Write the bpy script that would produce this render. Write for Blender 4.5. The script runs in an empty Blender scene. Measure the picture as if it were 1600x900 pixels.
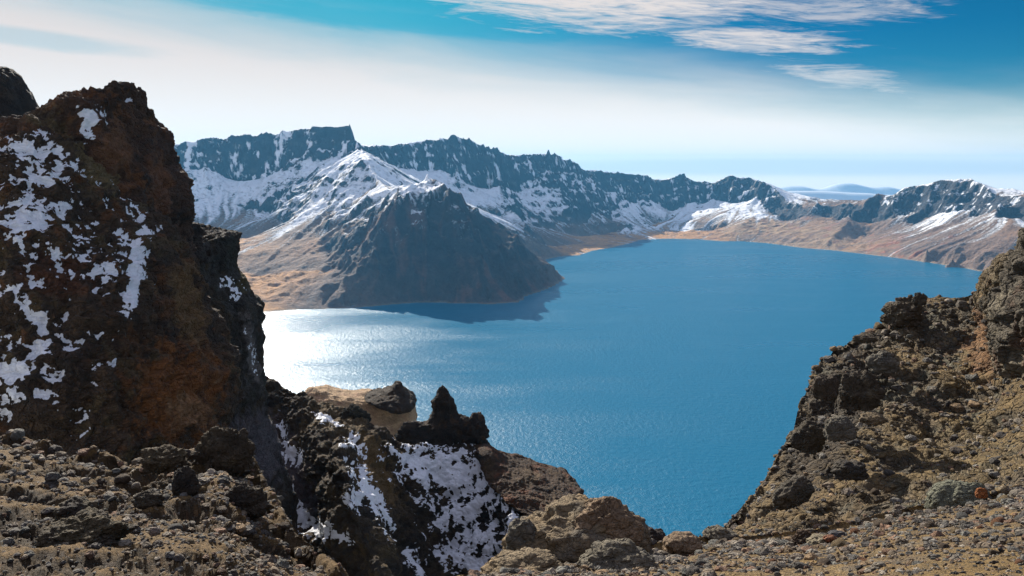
import bpy, math, random, time
T0 = time.time()
import numpy as np
R = math.radians
SC = bpy.context.scene
COL = SC.collection
rng = np.random.RandomState(7)
random.seed(5)
Q = 1.0                      # mesh density of the foreground

# ------------------------------------------------------------------ camera
F = 1256.0; PITCH = R(8.5); EYE = 450.0
cam_d = bpy.data.cameras.new('camera'); cam = bpy.data.objects.new('camera', cam_d); COL.objects.link(cam)
cam_d.sensor_width = 36.0; cam_d.lens = 36.0 * F / 1600.0
cam_d.clip_start = 0.1; cam_d.clip_end = 400000
cam.location = (0, 0, EYE); cam.rotation_euler = (R(90) - PITCH, 0, 0)
SC.camera = cam

# ------------------------------------------------------------------ exposure
SC.view_settings.view_transform = 'Standard'; SC.view_settings.look = 'None'
SC.view_settings.gamma = 1; SC.view_settings.exposure = 0.9
SC.render.engine = 'CYCLES'
SC.cycles.max_bounces = 4; SC.cycles.diffuse_bounces = 2; SC.cycles.glossy_bounces = 2
SC.cycles.volume_bounces = 0; SC.cycles.sample_clamp_indirect = 4
SC.cycles.use_denoising = True

# ------------------------------------------------------------------ sun and sky
SUN_AZ, SUN_EL = R(-25), R(27)          # azimuth measured from +Y towards +X
sd = bpy.data.lights.new('sun', 'SUN'); sd.energy = 5.0; sd.angle = R(0.5); sd.color = (1.0, 0.93, 0.82)
so = bpy.data.objects.new('sun', sd); COL.objects.link(so)
so.rotation_euler = (R(90) - SUN_EL, 0, math.pi - SUN_AZ); so.location = (-300, 300, 900)

class NT:
    """small helper for node trees"""
    def __init__(s, tree): s.t = tree; s.n = tree.nodes; s.l = tree.links
    def new(s, typ, **kw):
        n = s.n.new(typ)
        for k, v in kw.items(): setattr(n, k, v)
        return n
    def put(s, sock, v):
        if isinstance(v, bpy.types.NodeSocket): s.l.new(v, sock)
        elif isinstance(v, (tuple, list)) and len(v) == 3 and sock.type == 'RGBA': sock.default_value = (*v, 1)
        else: sock.default_value = v
    def m(s, op, a, b=0.0, c=0.0, clamp=False):
        n = s.new('ShaderNodeMath', operation=op); n.use_clamp = clamp
        for i, v in enumerate((a, b, c)): s.put(n.inputs[i], v)
        return n.outputs[0]
    def ss(s, x, a, b):
        n = s.new('ShaderNodeMapRange', interpolation_type='SMOOTHSTEP'); n.clamp = True
        s.put(n.inputs[0], x); s.put(n.inputs[1], a); s.put(n.inputs[2], b); n.inputs[3].default_value = 0; n.inputs[4].default_value = 1
        return n.outputs[0]
    def mix(s, f, a, b, blend='MIX'):
        n = s.new('ShaderNodeMix', data_type='RGBA', blend_type=blend)
        s.put(n.inputs[0], f); s.put(n.inputs[6], a); s.put(n.inputs[7], b)
        return n.outputs[2]
    def noise(s, vec, scale, detail=4, rough=.55, dist=0.0, typ='FBM'):
        n = s.new('ShaderNodeTexNoise'); n.noise_dimensions = '3D'
        try: n.noise_type = typ
        except Exception: pass
        if vec is not None: s.l.new(vec, n.inputs['Vector'])
        n.inputs['Scale'].default_value = scale; n.inputs['Detail'].default_value = detail
        n.inputs['Roughness'].default_value = rough; n.inputs['Distortion'].default_value = dist
        return n.outputs[0]
    def comb(s, x, y, z):
        n = s.new('ShaderNodeCombineXYZ')
        for i, v in enumerate((x, y, z)): s.put(n.inputs[i], v)
        return n.outputs[0]

W = bpy.data.worlds.new('World'); SC.world = W; W.use_nodes = True
w = NT(W.node_tree); w.n.clear()
wo = w.new('ShaderNodeOutputWorld'); bg = w.new('ShaderNodeBackground'); w.l.new(bg.outputs[0], wo.inputs[0])
tc = w.new('ShaderNodeTexCoord'); sep = w.new('ShaderNodeSeparateXYZ'); w.l.new(tc.outputs['Generated'], sep.inputs[0])
X, Y, Z = sep.outputs
az = w.m('MULTIPLY', w.m('ARCTAN2', X, Y), 57.2958)
el = w.m('MULTIPLY', w.m('ARCSINE', Z), 57.2958)
sky = w.new('ShaderNodeTexSky', sky_type='NISHITA'); sky.sun_disc = False
sky.sun_elevation = SUN_EL; sky.sun_rotation = SUN_AZ; sky.altitude = 2600; sky.air_density = 1.0; sky.dust_density = .3; sky.ozone_density = 3
hs = w.new('ShaderNodeHueSaturation'); hs.inputs['Saturation'].default_value = 1.55; hs.inputs['Value'].default_value = 1.0
w.l.new(sky.outputs[0], hs.inputs['Color'])
SKYK = 0.10
blue = w.mix(1.0, hs.outputs[0], (0.12, 0.32, 0.285), 'MULTIPLY')
blue = w.mix(w.m('MULTIPLY', w.m('SUBTRACT', 1.0, w.ss(az, -12.0, 20.0)), .85), blue, (.25, 2.5, 3.3))
blue = w.mix(w.ss(el, 12.0, 24.0), blue, (1.25, 1.55, 2.7))  # unseen upper sky tinted violet-blue to colour the fill on snow
# cloud veil: white towards the horizon and towards the sun, breaking up to blue on the upper right
cv = w.comb(w.m('MULTIPLY', az, 0.045), w.m('MULTIPLY', w.m('ADD', el, w.m('MULTIPLY', az, 0.09)), 0.30), 0.0)
n1 = w.noise(cv, 1.3, 6, .55, .4)
cv2 = w.comb(w.m('MULTIPLY', az, 0.10), w.m('MULTIPLY', w.m('ADD', el, w.m('MULTIPLY', az, 0.10)), 0.9), 3.0)
n2 = w.noise(cv2, 1.5, 10, .66, 1.1)
cv3 = w.comb(w.m('MULTIPLY', az, 0.22), w.m('MULTIPLY', w.m('ADD', el, w.m('MULTIPLY', az, 0.06)), 2.2), 7.0)
n3 = w.noise(cv3, 2.0, 8, .6, 1.4)
n2 = w.m('ADD', w.m('MULTIPLY', n2, .7), w.m('MULTIPLY', n3, .3))
def blob(a, e, sa, se, tilt=0.0):
    da = w.m('SUBTRACT', az, a); de = w.m('ADD', w.m('SUBTRACT', el, e), w.m('MULTIPLY', da, tilt))
    q = w.m('ADD', w.m('POWER', w.m('DIVIDE', w.m('ABSOLUTE', da), sa), 2.0), w.m('POWER', w.m('DIVIDE', w.m('ABSOLUTE', de), se), 2.0))
    return w.m('SUBTRACT', 1.0, q)          # 1 in the middle, 0 on the rim
# the veil reaches up to a height that falls towards the right
lim = w.m('SUBTRACT', 7.6, w.m('MULTIPLY', az, 0.125))
veil = w.m('SUBTRACT', 1.0, w.ss(w.m('SUBTRACT', w.m('ADD', el, w.m('MULTIPLY', w.m('SUBTRACT', n1, .5), 3.5)), lim), -3.6, 2.8))
# cyan gaps in the upper left, cirrus patches in the upper right
big = w.ss(w.m('ADD', blob(5.5, 12.0, 13.5, 3.0, .05), w.m('MULTIPLY', w.m('SUBTRACT', n2, .5), 3.6)), -.15, 1.0)
st1 = w.ss(w.m('ADD', blob(16.6, 8.3, 6.2, 1.05, .10), w.m('MULTIPLY', w.m('SUBTRACT', n2, .5), 5.5)), -.1, 1.5)
st2 = w.ss(w.m('ADD', blob(21.6, 5.4, 5.6, 1.4, .22), w.m('MULTIPLY', w.m('SUBTRACT', n2, .5), 6.0)), -.1, 1.9)
st3 = w.ss(w.m('ADD', blob(20.5, 10.2, 8.5, 1.5, .03), w.m('MULTIPLY', w.m('SUBTRACT', n2, .5), 5.0)), .1, 1.4)
gap = w.ss(w.m('ADD', blob(-7, 9.7, 19.0, .95, .07), w.m('MULTIPLY', w.m('SUBTRACT', n2, .5), 1.6)), -.1, .9)
gap2 = w.ss(w.m('ADD', blob(-30, 7.6, 8.0, .7, .07), w.m('MULTIPLY', w.m('SUBTRACT', n2, .5), 1.2)), -.1, .9)
veil = w.m('MULTIPLY', veil, w.m('SUBTRACT', 1.0, w.m('ADD', w.m('MULTIPLY', gap, .85), w.m('MULTIPLY', gap2, .3))))
lft = 0.0
cm = w.m('MAXIMUM', veil, w.m('MAXIMUM', big, w.m('MAXIMUM', w.m('MULTIPLY', st1, .9), w.m('MAXIMUM', w.m('MULTIPLY', st2, .65), w.m('MAXIMUM', w.m('MULTIPLY', st3, .6), w.m('MULTIPLY', lft, .8))))), clamp=True)
high = w.ss(el, 12.0, 24.0)                                    # unseen upper sky: cirrus share added to set the fill light
cm = w.m('MAXIMUM', w.m('MULTIPLY', cm, w.m('SUBTRACT', 1.0, high)), w.m('MULTIPLY', high, .28))
cloudc = w.mix(w.ss(el, .5, 9.0), (5.6, 5.55, 5.35), (4.3, 3.95, 3.8))
skyc = w.mix(cm, blue, cloudc)
# thin grey-blue stratus band low on the horizon
band = w.ss(w.m('ADD', blob(16.0, .0, 26.0, .75, .0), w.m('MULTIPLY', w.m('SUBTRACT', n1, .5), .8)), .0, .8)
skyc = w.mix(w.m('MULTIPLY', band, .45), skyc, (3.6, 4.0, 4.0))
skyc = w.mix(w.ss(el, -.2, -.9), skyc, (6.6, 6.1, 5.3))
w.l.new(skyc, bg.inputs[0]); bg.inputs[1].default_value = SKYK

# ------------------------------------------------------------------ pixel <-> place
cp, sp = math.cos(PITCH), math.sin(PITCH)
def P(px, py, D):
    cx = (px - 800) / F; cy = (450 - py) / F
    dy = cp + cy * sp; dz = -sp + cy * cp
    return np.array([cx * D / dy, D, EYE + dz * D / dy])
def shore(px, py):
    cx = (px - 800) / F; cy = (450 - py) / F
    dy = cp + cy * sp; dz = -sp + cy * cp
    t = -EYE / dz
    return np.array([cx * t, dy * t, 0.0])
def project(p):
    x, y, z = p[..., 0], p[..., 1], p[..., 2] - EYE
    d = y * cp - z * sp; u = y * sp + z * cp
    d = np.maximum(d, .01)
    return 800 + F * x / d, 450 - F * u / d

# ------------------------------------------------------------------ noise
_P = rng.permutation(256).astype(np.int32)
_G = rng.normal(size=(256, 3)).astype(np.float32); _G /= np.linalg.norm(_G, axis=1)[:, None]; _G *= 1.5
_J = rng.uniform(.1, .9, (256, 3)).astype(np.float32)
_H = rng.uniform(0, 1, 256).astype(np.float32)
_K = rng.uniform(0, 1, (256, 3)).astype(np.float32)
def hsh(i, j, k): return _P[(_P[(_P[i & 255] + j) & 255] + k) & 255]
def perlin(p):
    p = p.astype(np.float32); c = np.floor(p).astype(np.int32); f = p - c
    u = f * f * f * (f * (f * 6 - 15) + 10); out = 0
    for a in (0, 1):
        wa = u[:, 0] if a else 1 - u[:, 0]
        for b in (0, 1):
            wb = wa * (u[:, 1] if b else 1 - u[:, 1])
            for d in (0, 1):
                g = _G[hsh(c[:, 0] + a, c[:, 1] + b, c[:, 2] + d)]
                v = g[:, 0] * (f[:, 0] - a) + g[:, 1] * (f[:, 1] - b) + g[:, 2] * (f[:, 2] - d)
                out = out + v * wb * (u[:, 2] if d else 1 - u[:, 2])
    return out
def fbm(p, octv=5, gain=.5, lac=2.03):
    o = 0; a = 1.0; t = 0
    for i in range(octv):
        o = o + a * perlin(p + i * 17.3); t += a; a *= gain; p = p * lac
    return o / t
def ridged(p, octv=5, gain=.55, lac=2.07):
    o = 0; a = 1.0; t = 0; wgt = 1.0
    for i in range(octv):
        v = 1 - np.abs(perlin(p + i * 11.7)) * 1.6; v = np.clip(v, 0, 1) ** 2
        o = o + a * v * wgt; wgt = np.clip(v * 1.6, 0, 1); t += a; a *= gain; p = p * lac
    return o / t
_Q = []
for _ in range(256):
    q_, r_ = np.linalg.qr(rng.normal(size=(3, 3))); _Q.append(q_)
_Q = np.array(_Q, np.float32)
def facet(p, k=1.0, m=1.5, near=False):
    """broken rock: the upper envelope of angular blocks with tilted tops, one block per cell"""
    p = p.astype(np.float32); c = np.floor(p - .5).astype(np.int32)
    best = np.full(len(p), -.28, np.float32)
    for a in (0, 1):
        for b in (0, 1):
            for d in (0, 1):
                ci = c + np.array([a, b, d], np.int32); h = hsh(ci[:, 0], ci[:, 1], ci[:, 2])
                q = p - ci - (_J[h] * .5 + .25); M = _Q[h]
                r = np.einsum('nij,nj->ni', M, q); H_ = _H[h] * .45
                side = H_ + .52 - m * np.maximum(np.maximum(np.abs(r[:, 0]), np.abs(r[:, 1]) * 1.2), np.abs(r[:, 2]) * .85)
                top = H_ + k * r[:, 0] * .6 + .25 * r[:, 1]
                np.maximum(best, np.minimum(side, top), out=best)
    return best
def stones(p, dens=.6, rmax=.48):
    """embedded stones: height above the ground (cells) and a random id 0..255, -1 between stones"""
    p = p.astype(np.float32); c = np.floor(p - .5).astype(np.int32)
    best = np.zeros(len(p), np.float32); who = np.full(len(p), -1, np.int32)
    for a in (0, 1):
        for b in (0, 1):
            for d in (0, 1):
                ci = c + np.array([a, b, d], np.int32); h = hsh(ci[:, 0], ci[:, 1], ci[:, 2])
                r = np.where(_H[h] < dens, rmax * (.35 + .65 * _K[h, 0] ** 2), 0)
                q = p - ci - (_J[h] * .5 + .25); q = q * (0.8 + .6 * _K[h])
                v = r * r - (q * q).sum(1) + .25 * r * (q * _G[h]).sum(1)
                v = np.sqrt(np.maximum(v, 0))
                up = v > best; best = np.where(up, v, best); who = np.where(up, h, who)
    return best, who
def smooth(x, a, b):
    t = np.clip((x - a) / (b - a), 0, 1); return t * t * (3 - 2 * t)
def lerp(a, b, t): return a + (b - a) * t
def cmix(a, b, t): return a * (1 - t[:, None]) + np.asarray(b, np.float32) * t[:, None]

# ------------------------------------------------------------------ mesh helpers
def tag(o, label=None, cat=None, group=None, kind=None):
    for k, v in (('label', label), ('category', cat), ('group', group), ('kind', kind)):
        if v: o[k] = v
    return o
def mesh_np(name, V, Q4, mat, parent=None, cols=None, snow=None, smooth_=True):
    me = bpy.data.meshes.new(name); V = np.ascontiguousarray(V, np.float32); Q4 = np.ascontiguousarray(Q4, np.int32)
    n, k = Q4.shape
    me.vertices.add(len(V)); me.vertices.foreach_set('co', V.ravel())
    me.loops.add(n * k); me.loops.foreach_set('vertex_index', Q4.ravel())
    me.polygons.add(n); me.polygons.foreach_set('loop_start', np.arange(0, n * k, k, dtype=np.int32))
    me.update(calc_edges=True)
    me.polygons.foreach_set('use_smooth', np.full(n, smooth_, bool))
    if cols is not None:
        a = me.attributes.new('col', 'FLOAT_COLOR', 'POINT')
        c = np.ones((len(V), 4), np.float32); c[:, :3] = np.clip(cols, 0, 1); a.data.foreach_set('color', c.ravel())
    if snow is not None:
        a = me.attributes.new('snow', 'FLOAT', 'POINT'); a.data.foreach_set('value', np.ascontiguousarray(snow, np.float32))
    me.materials.append(mat)
    o = bpy.data.objects.new(name, me); COL.objects.link(o)
    if parent: o.parent = parent
    return o
def grid_quads(nv, nu, closed=False):
    i = np.arange(nv - 1)[:, None]; j = np.arange(nu if closed else nu - 1)[None, :]; j2 = (j + 1) % nu
    q = np.stack([i * nu + j, (i + 1) * nu + j, (i + 1) * nu + j2, i * nu + j2], -1)
    return q.reshape(-1, 4)
def cr(pts, n, closed=False, even=True):
    """Catmull-Rom through pts (K, ...) resampled to n"""
    K = len(pts); pts = np.asarray(pts, float)
    flat = pts.reshape(K, -1)
    seg = np.linalg.norm(np.diff(flat, axis=0, append=flat[:1] if closed else flat[-1:]), axis=1)
    if not closed: seg = seg[:-1]
    if not even: seg = np.ones_like(seg)
    seg = np.maximum(seg, 1e-6); cum = np.concatenate([[0], np.cumsum(seg)])
    s = np.linspace(0, cum[-1], n, endpoint=not closed)
    k = np.clip(np.searchsorted(cum, s, side='right') - 1, 0, len(seg) - 1); t = (s - cum[k]) / seg[k]
    def g(i):
        return flat[i % K] if closed else flat[np.clip(i, 0, K - 1)]
    p0, p1, p2, p3 = g(k - 1), g(k), g(k + 1), g(k + 2); t = t[:, None]
    o = .5 * ((2 * p1) + (-p0 + p2) * t + (2 * p0 - 5 * p1 + 4 * p2 - p3) * t * t + (-p0 + 3 * p1 - 3 * p2 + p3) * t ** 3)
    return o.reshape((n,) + pts.shape[1:])
def normals(Gd, closed=False):
    if closed: du = np.roll(Gd, -1, 1) - np.roll(Gd, 1, 1)
    else: du = np.gradient(Gd, axis=1)
    dv = np.gradient(Gd, axis=0)
    n = np.cross(du, dv); n /= np.maximum(np.linalg.norm(n, axis=2, keepdims=True), 1e-9)
    return n
def sheet_grid(rows, nv, nu):
    """rows: list of rows of world points, equal length -> dense grid (nv, nu, 3)"""
    a = np.array([cr(r, nu, even=False) for r in rows])
    return cr(a, nv, even=True)

# ------------------------------------------------------------------ materials
def rock_mat(name, bump_scale=3.0, bump=.4, vary=.5, fine=12.0, snow_col=(.80, .82, .86), s0=.42, s1=.58, cracks=0):
    m = bpy.data.materials.new(name); m.use_nodes = True; t = NT(m.node_tree); b = t.n['Principled BSDF']
    at = t.new('ShaderNodeAttribute', attribute_name='col'); sn = t.new('ShaderNodeAttribute', attribute_name='snow')
    tx = t.new('ShaderNodeTexCoord'); ob = tx.outputs['Object']
    a = t.noise(ob, bump_scale, 8, .62, .3); c = t.noise(ob, fine, 6, .7)
    v = t.m('ADD', t.m('MULTIPLY', t.m('SUBTRACT', a, .5), vary * 2.4), t.m('MULTIPLY', t.m('SUBTRACT', c, .5), vary * 2.8))
    v = t.m('MAXIMUM', t.m('ADD', 1.0, v), .25)
    vc = t.new('ShaderNodeVectorMath', operation='SCALE'); t.l.new(at.outputs['Color'], vc.inputs[0]); t.l.new(v, vc.inputs['Scale'])
    s = t.ss(t.m('ADD', sn.outputs['Fac'], t.m('MULTIPLY', t.m('SUBTRACT', c, .5), 1.5)), s0, s1)
    col = t.mix(s, vc.outputs[0], snow_col)
    t.l.new(col, b.inputs['Base Color']); b.inputs['Roughness'].default_value = .88
    b.inputs['Specular IOR Level'].default_value = .25
    bp = t.new('ShaderNodeBump'); bp.inputs['Strength'].default_value = bump
    bp.inputs['Distance'].default_value = .35 / bump_scale
    if cracks:
        mp = t.new('ShaderNodeMapping'); mp.inputs['Scale'].default_value = (1, 1, 1.7); mp.inputs['Rotation'].default_value = (.35, .25, 0)
        wv_ = t.new('ShaderNodeTexNoise'); wv_.inputs['Scale'].default_value = bump_scale * .7; wv_.inputs['Detail'].default_value = 4
        t.l.new(ob, wv_.inputs['Vector']); ad = t.new('ShaderNodeVectorMath', operation='MULTIPLY_ADD'); t.l.new(wv_.outputs['Color'], ad.inputs[0])
        ad.inputs[1].default_value = (1.1 / bump_scale,) * 3; t.l.new(ob, ad.inputs[2]); t.l.new(ad.outputs[0], mp.inputs['Vector'])
        hh = 0
        for sc_, am in ((bump_scale * cracks, 1.0), (bump_scale * cracks * 2.7, .55)):
            vo = t.new('ShaderNodeTexVoronoi', feature='DISTANCE_TO_EDGE'); vo.inputs['Scale'].default_value = sc_; t.l.new(mp.outputs[0], vo.inputs['Vector'])
            vf = t.new('ShaderNodeTexVoronoi', feature='F1'); vf.inputs['Scale'].default_value = sc_; t.l.new(mp.outputs[0], vf.inputs['Vector'])
            sp_ = t.new('ShaderNodeSeparateColor'); t.l.new(vf.outputs['Color'], sp_.inputs[0])
            hh = t.m('ADD', hh, t.m('MULTIPLY', t.m('ADD', t.ss(vo.outputs['Distance'], 0.0, .09), t.m('MULTIPLY', sp_.outputs[0], .9)), am * .55))
        a = t.m('ADD', t.m('MULTIPLY', a, .8), hh)
    hgt = t.m('ADD', a, t.m('MULTIPLY', c, .55)); t.l.new(t.m('MULTIPLY', hgt, t.m('SUBTRACT', 1.0, t.m('MULTIPLY', s, .8))), bp.inputs['Height'])
    t.l.new(bp.outputs[0], b.inputs['Normal'])
    return m
M_far = rock_mat('mountain_rock', .02, 1.0, .45, .09, (.84, .86, .90), .22, .80)
M_crag = rock_mat('crag_rock', 1.2, 1.0, .6, 7.0, cracks=1.1)
M_near = rock_mat('gravel_rock', 7.0, 1.0, .5, 45.0, cracks=1.6)
M_stone = rock_mat('stone_rock', 4.0, 1.0, .5, 40.0, cracks=1.0)

# ================================================================== FAR CRATER
GX0, GX1, GY0, GY1 = -3000, 4650, 2150, 7000
def line(pts, closed=False, n=None):
    p = np.array(pts, float); out = []
    for a, b in zip(p[:-1], p[1:]):
        k = max(2, int(np.linalg.norm((b - a)[:2]) / 4)); t = np.linspace(0, 1, k, endpoint=False)[:, None]
        out.append(a + (b - a) * t)
    out.append(p[-1:]); return np.concatenate(out)
rim_px = [(-300,205,3900),(-100,215,4000),(60,214,4100),(160,220,4200),(265,225,4250),(330,223,4300),(352,220,4320),(385,212,4350),(400,212,4350),(430,212,4350),(460,202,4350),(500,197,4330),(548,195,4300),(556,212,4330),(572,232,4450),
 (600,226,4700),(650,222,4900),(668,217,4950),(690,219,5000),(722,217,5060),(735,218,5100),(752,228,5150),(765,236,5250),(775,233,5300),(790,243,5400),(820,240,5480),(855,240,5560),(872,244,5650),(895,256,5800),(915,266,5950),(960,271,6100),(1008,272,6200),(1022,281,6250),(1040,280,6250),(1058,277,6220),(1066,272,6200),(1080,283,6220),(1095,285,6220),(1104,283,6200),(1115,288,6200),(1130,281,6150),(1140,274,6100),(1155,277,6050),(1170,276,6000),(1185,282,5920),(1198,286,5850),(1210,296,5750),(1222,308,5640),(1235,316,5560),(1255,321,5400),(1290,322,5220),(1320,318,5120),(1340,318,5050),(1352,314,4990),(1368,303,4960),(1382,308,4900),
 (1398,304,4880),(1410,296,4840),(1428,290,4800),(1448,287,4740),(1470,281,4680),(1492,281,4600),(1515,278,4520),(1530,286,4420),(1552,302,4300),(1570,305,4220),(1590,304,4120),(1620,300,4020),(1680,296,3850),(1800,288,3600),(2000,260,3200)]
rim = [P(*q) for q in rim_px]
RD = lambda px: float(np.interp(px, [q[0] for q in rim_px], [q[2] for q in rim_px]))
foot = [P(px, py, RD(px) - k) for px, py, k in [(60,262,110),(160,266,110),(265,262,110),(330,268,120),(370,284,130),(420,276,130),(460,250,130),(498,226,100),(530,240,120),(552,262,160),
  (620,262,120),(660,268,140),(700,262,140),(730,290,230),(780,305,230),(815,300,210),(845,268,130),(900,276,110),(940,298,160),(985,303,150),(1005,300,140),(1030,322,220),(1052,332,240),(1080,318,160),(1110,312,140),(1150,318,160),(1185,312,150),
  (1215,345,240),(1240,350,220),(1262,335,100),(1300,340,90),(1340,352,170),(1375,345,170),(1400,332,150),(1450,338,200),(1500,330,200),(1540,325,170),(1580,345,180),(1640,355,200),(1800,350,200)]]
L_ = lambda pts: [P(*q) for q in pts]
spur = L_([(552,216,4320),(562,235,4060),(572,250,3760),(580,262,3660),(592,280,3540),(606,297,3400),(625,293,3310),(645,290,3230),(668,285,3150),(688,292,3070),(703,287,3000)])
spur_left = L_([(572,250,3760),(545,256,3800),(515,275,3740),(485,300,3660),(460,322,3600),(438,350,3480)])
cone_r = L_([(703,287,3000),(718,300,3010),(735,316,3025),(760,340,3060),(800,375,3120),(840,408,3200)]) + [shore(881,436)]
cone_l = L_([(668,285,3150),(640,303,3010),(612,322,2930),(592,346,2870),(582,376,2800),(572,412,2720),(555,450,2640)]) + [shore(532,481)]
cone_m = L_([(703,289,2996),(702,335,2915),(705,380,2848),(712,430,2760)])
cone_n = L_([(690,292,3060),(650,340,2900),(640,380,2830),(640,430,2750)])
flat1 = L_([(250,372,3600),(330,372,3560),(380,378,3480),(438,352,3560)])
flat2 = L_([(330,420,3000),(400,430,2930),(470,425,2900),(530,420,2840)])
bowl = L_([(265,300,3950),(330,318,3920),(400,330,3900),(432,345,3800)])
gl = L_([(506,330,3450),(500,372,3230),(515,420,2870)])
base_m = L_([(745,318,4400),(775,345,4400),(830,352,4750),(870,362,4850),(905,371,4980),(945,366,5300),(985,357,5500),(1050,361,5480),(1110,362,5420),(1132,358,5380)])
hill_m = L_([(765,318,4560),(790,328,4420),(812,343,4330),(828,366,4180)])
flat_m = L_([(830,385,4230),(880,385,4460),(940,378,4850)])
mound = L_([(950,352,5380),(965,347,5400),(985,349,5380)])
spurs = [L_([(1150,318,5830),(1135,335,5560),(1118,356,5330)]), L_([(1222,330,5540),(1200,352,5200),(1170,365,5050)]),
  L_([(1240,330,5480),(1262,352,5000),(1240,375,4720)]), L_([(1340,318,5050),(1320,350,4760),(1290,380,4520)]),
  L_([(1430,345,4600),(1400,375,4350),(1370,392,4200)]), L_([(1520,338,4260),(1490,365,4040),(1445,398,3860)]),
  L_([(1570,310,4180),(1545,350,3900),(1500,395,3700),(1480,408,3660)]), L_([(1590,340,3900),(1570,370,3700),(1545,410,3500)]),
  L_([(850,240,5560),(862,285,5350),(900,335,5150)]), L_([(765,236,5250),(775,275,5020),(800,315,4820)]), L_([(668,217,4950),(690,250,4850),(720,300,4650)]),
  L_([(1010,272,6200),(995,310,6020),(960,345,5600)])]
hollows = [L_([(1190,330,5560),(1160,350,5250)]), L_([(1350,365,4700),(1330,385,4450)]), L_([(1480,350,4300),(1440,385,4060)]), L_([(930,330,5500),(900,360,5150)]), L_([(1030,345,5800),(1015,355,5600)])]
shore_px = [(380,490),(420,487),(470,483),(532,482),(575,479),(620,475),(665,472),(720,474),(770,475),(812,472),(822,462),(845,455),(866,446),(881,436),(872,426),(858,415),(849,406),(872,401),(905,399),(925,392),(960,386),(985,380),(1000,375),(1040,373),(1090,374),(1130,377),(1160,377),(1200,380),(1250,387),(1300,391),(1350,397),(1400,403),(1450,410),(1500,418),(1550,427),(1600,436),(1680,452),(1800,480)]
lake_shore = [shore(*q) for q in shore_px]
lake_poly = lake_shore + [np.array([3300, 1400, 0.]), np.array([-2000, 1400, 0.]), np.array([-1900, 2300, 0.])]

def in_poly(px, py, poly):
    inside = np.zeros(px.shape, bool); n = len(poly)
    for i in range(n):
        x1, y1 = poly[i][0], poly[i][1]; x2, y2 = poly[(i + 1) % n][0], poly[(i + 1) % n][1]
        if y1 == y2: continue
        c = ((y1 > py) != (y2 > py)) & (px < (x2 - x1) * (py - y1) / (y2 - y1) + x1); inside ^= c
    return inside
def solve(step, init=None, its=300):
    nx = int((GX1 - GX0) / step) + 1; ny = int((GY1 - GY0) / step) + 1
    xs = np.linspace(GX0, GX1, nx); ys = np.linspace(GY0, GY1, ny); XX, YY = np.meshgrid(xs, ys)
    H = np.full((ny, nx), 120.0) if init is None else init
    fix = np.zeros((ny, nx), bool); val = np.zeros((ny, nx))
    lake = in_poly(XX, YY, lake_poly); fix |= lake; val[lake] = -12
    cnt = np.zeros((ny, nx)); acc = np.zeros((ny, nx))
    for ln in [rim, foot, spur, spur_left, cone_r, cone_l, cone_m, cone_n, flat1, flat2, bowl, gl, base_m, hill_m, flat_m, mound, lake_shore] + spurs + hollows:
        p = line(ln); i = np.rint((p[:, 1] - GY0) / step).astype(int); j = np.rint((p[:, 0] - GX0) / step).astype(int)
        ok = (i >= 0) & (i < ny) & (j >= 0) & (j < nx)
        np.add.at(acc, (i[ok], j[ok]), p[ok, 2] + (1.0 if ln is lake_shore else 0)); np.add.at(cnt, (i[ok], j[ok]), 1)
    m = cnt > 0; fix |= m; val[m] = acc[m] / cnt[m]
    # outer slopes fall away behind the rim
    back = np.zeros((ny, nx), bool); back[-1, :] = True; back[int(ny * .35):, 0] = True; back[int(ny * .5):, -1] = True
    val[back & ~fix] = 25.0; fix |= back
    H[fix] = val[fix]
    for _ in range(its):
        N = np.pad(H, 1, mode='edge'); A = .25 * (N[:-2, 1:-1] + N[2:, 1:-1] + N[1:-1, :-2] + N[1:-1, 2:])
        H = np.where(fix, val, A + .0 * H)
    return xs, ys, H, fix, lake
def resize(H, shape):
    ny, nx = shape; y = np.linspace(0, H.shape[0] - 1, ny); x = np.linspace(0, H.shape[1] - 1, nx)
    i = np.clip(y.astype(int), 0, H.shape[0] - 2); j = np.clip(x.astype(int), 0, H.shape[1] - 2); fy = (y - i)[:, None]; fx = (x - j)[None, :]
    return H[i][:, j] * (1 - fy) * (1 - fx) + H[i + 1][:, j] * fy * (1 - fx) + H[i][:, j + 1] * (1 - fy) * fx + H[i + 1][:, j + 1] * fy * fx
H = None
for st, it in ((128, 1200), (64, 600), (32, 350), (16, 160)):
    ny = int((GY1 - GY0) / st) + 1; nx = int((GX1 - GX0) / st) + 1
    xs, ys, H, fix, lake = solve(st, None if H is None else resize(H, (ny, nx)), it)
FS = 5.5
nx = int((GX1 - GX0) / FS) + 1; ny = int((GY1 - GY0) / FS) + 1
H = resize(H, (ny, nx))
def blur(A, k):
    for _ in range(k):
        N = np.pad(A, 1, mode='edge'); A = (N[:-2, 1:-1] + N[2:, 1:-1] + N[1:-1, :-2] + N[1:-1, 2:] + 2 * A) / 6
    return A
xs = np.linspace(GX0, GX1, nx); ys = np.linspace(GY0, GY1, ny); XX, YY = np.meshgrid(xs, ys)
H = blur(H, 2)
PT = np.stack([XX.ravel(), YY.ravel(), np.zeros(XX.size)], 1)
def n2d(scale, octv, kind=fbm, z=0.0):
    q = PT / scale; q[:, 2] = z; return kind(q, octv).reshape(ny, nx)
gy, gx = np.gradient(blur(H, 6), FS); slope = np.hypot(gx, gy)
land = smooth(H, 2, 30)
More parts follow.
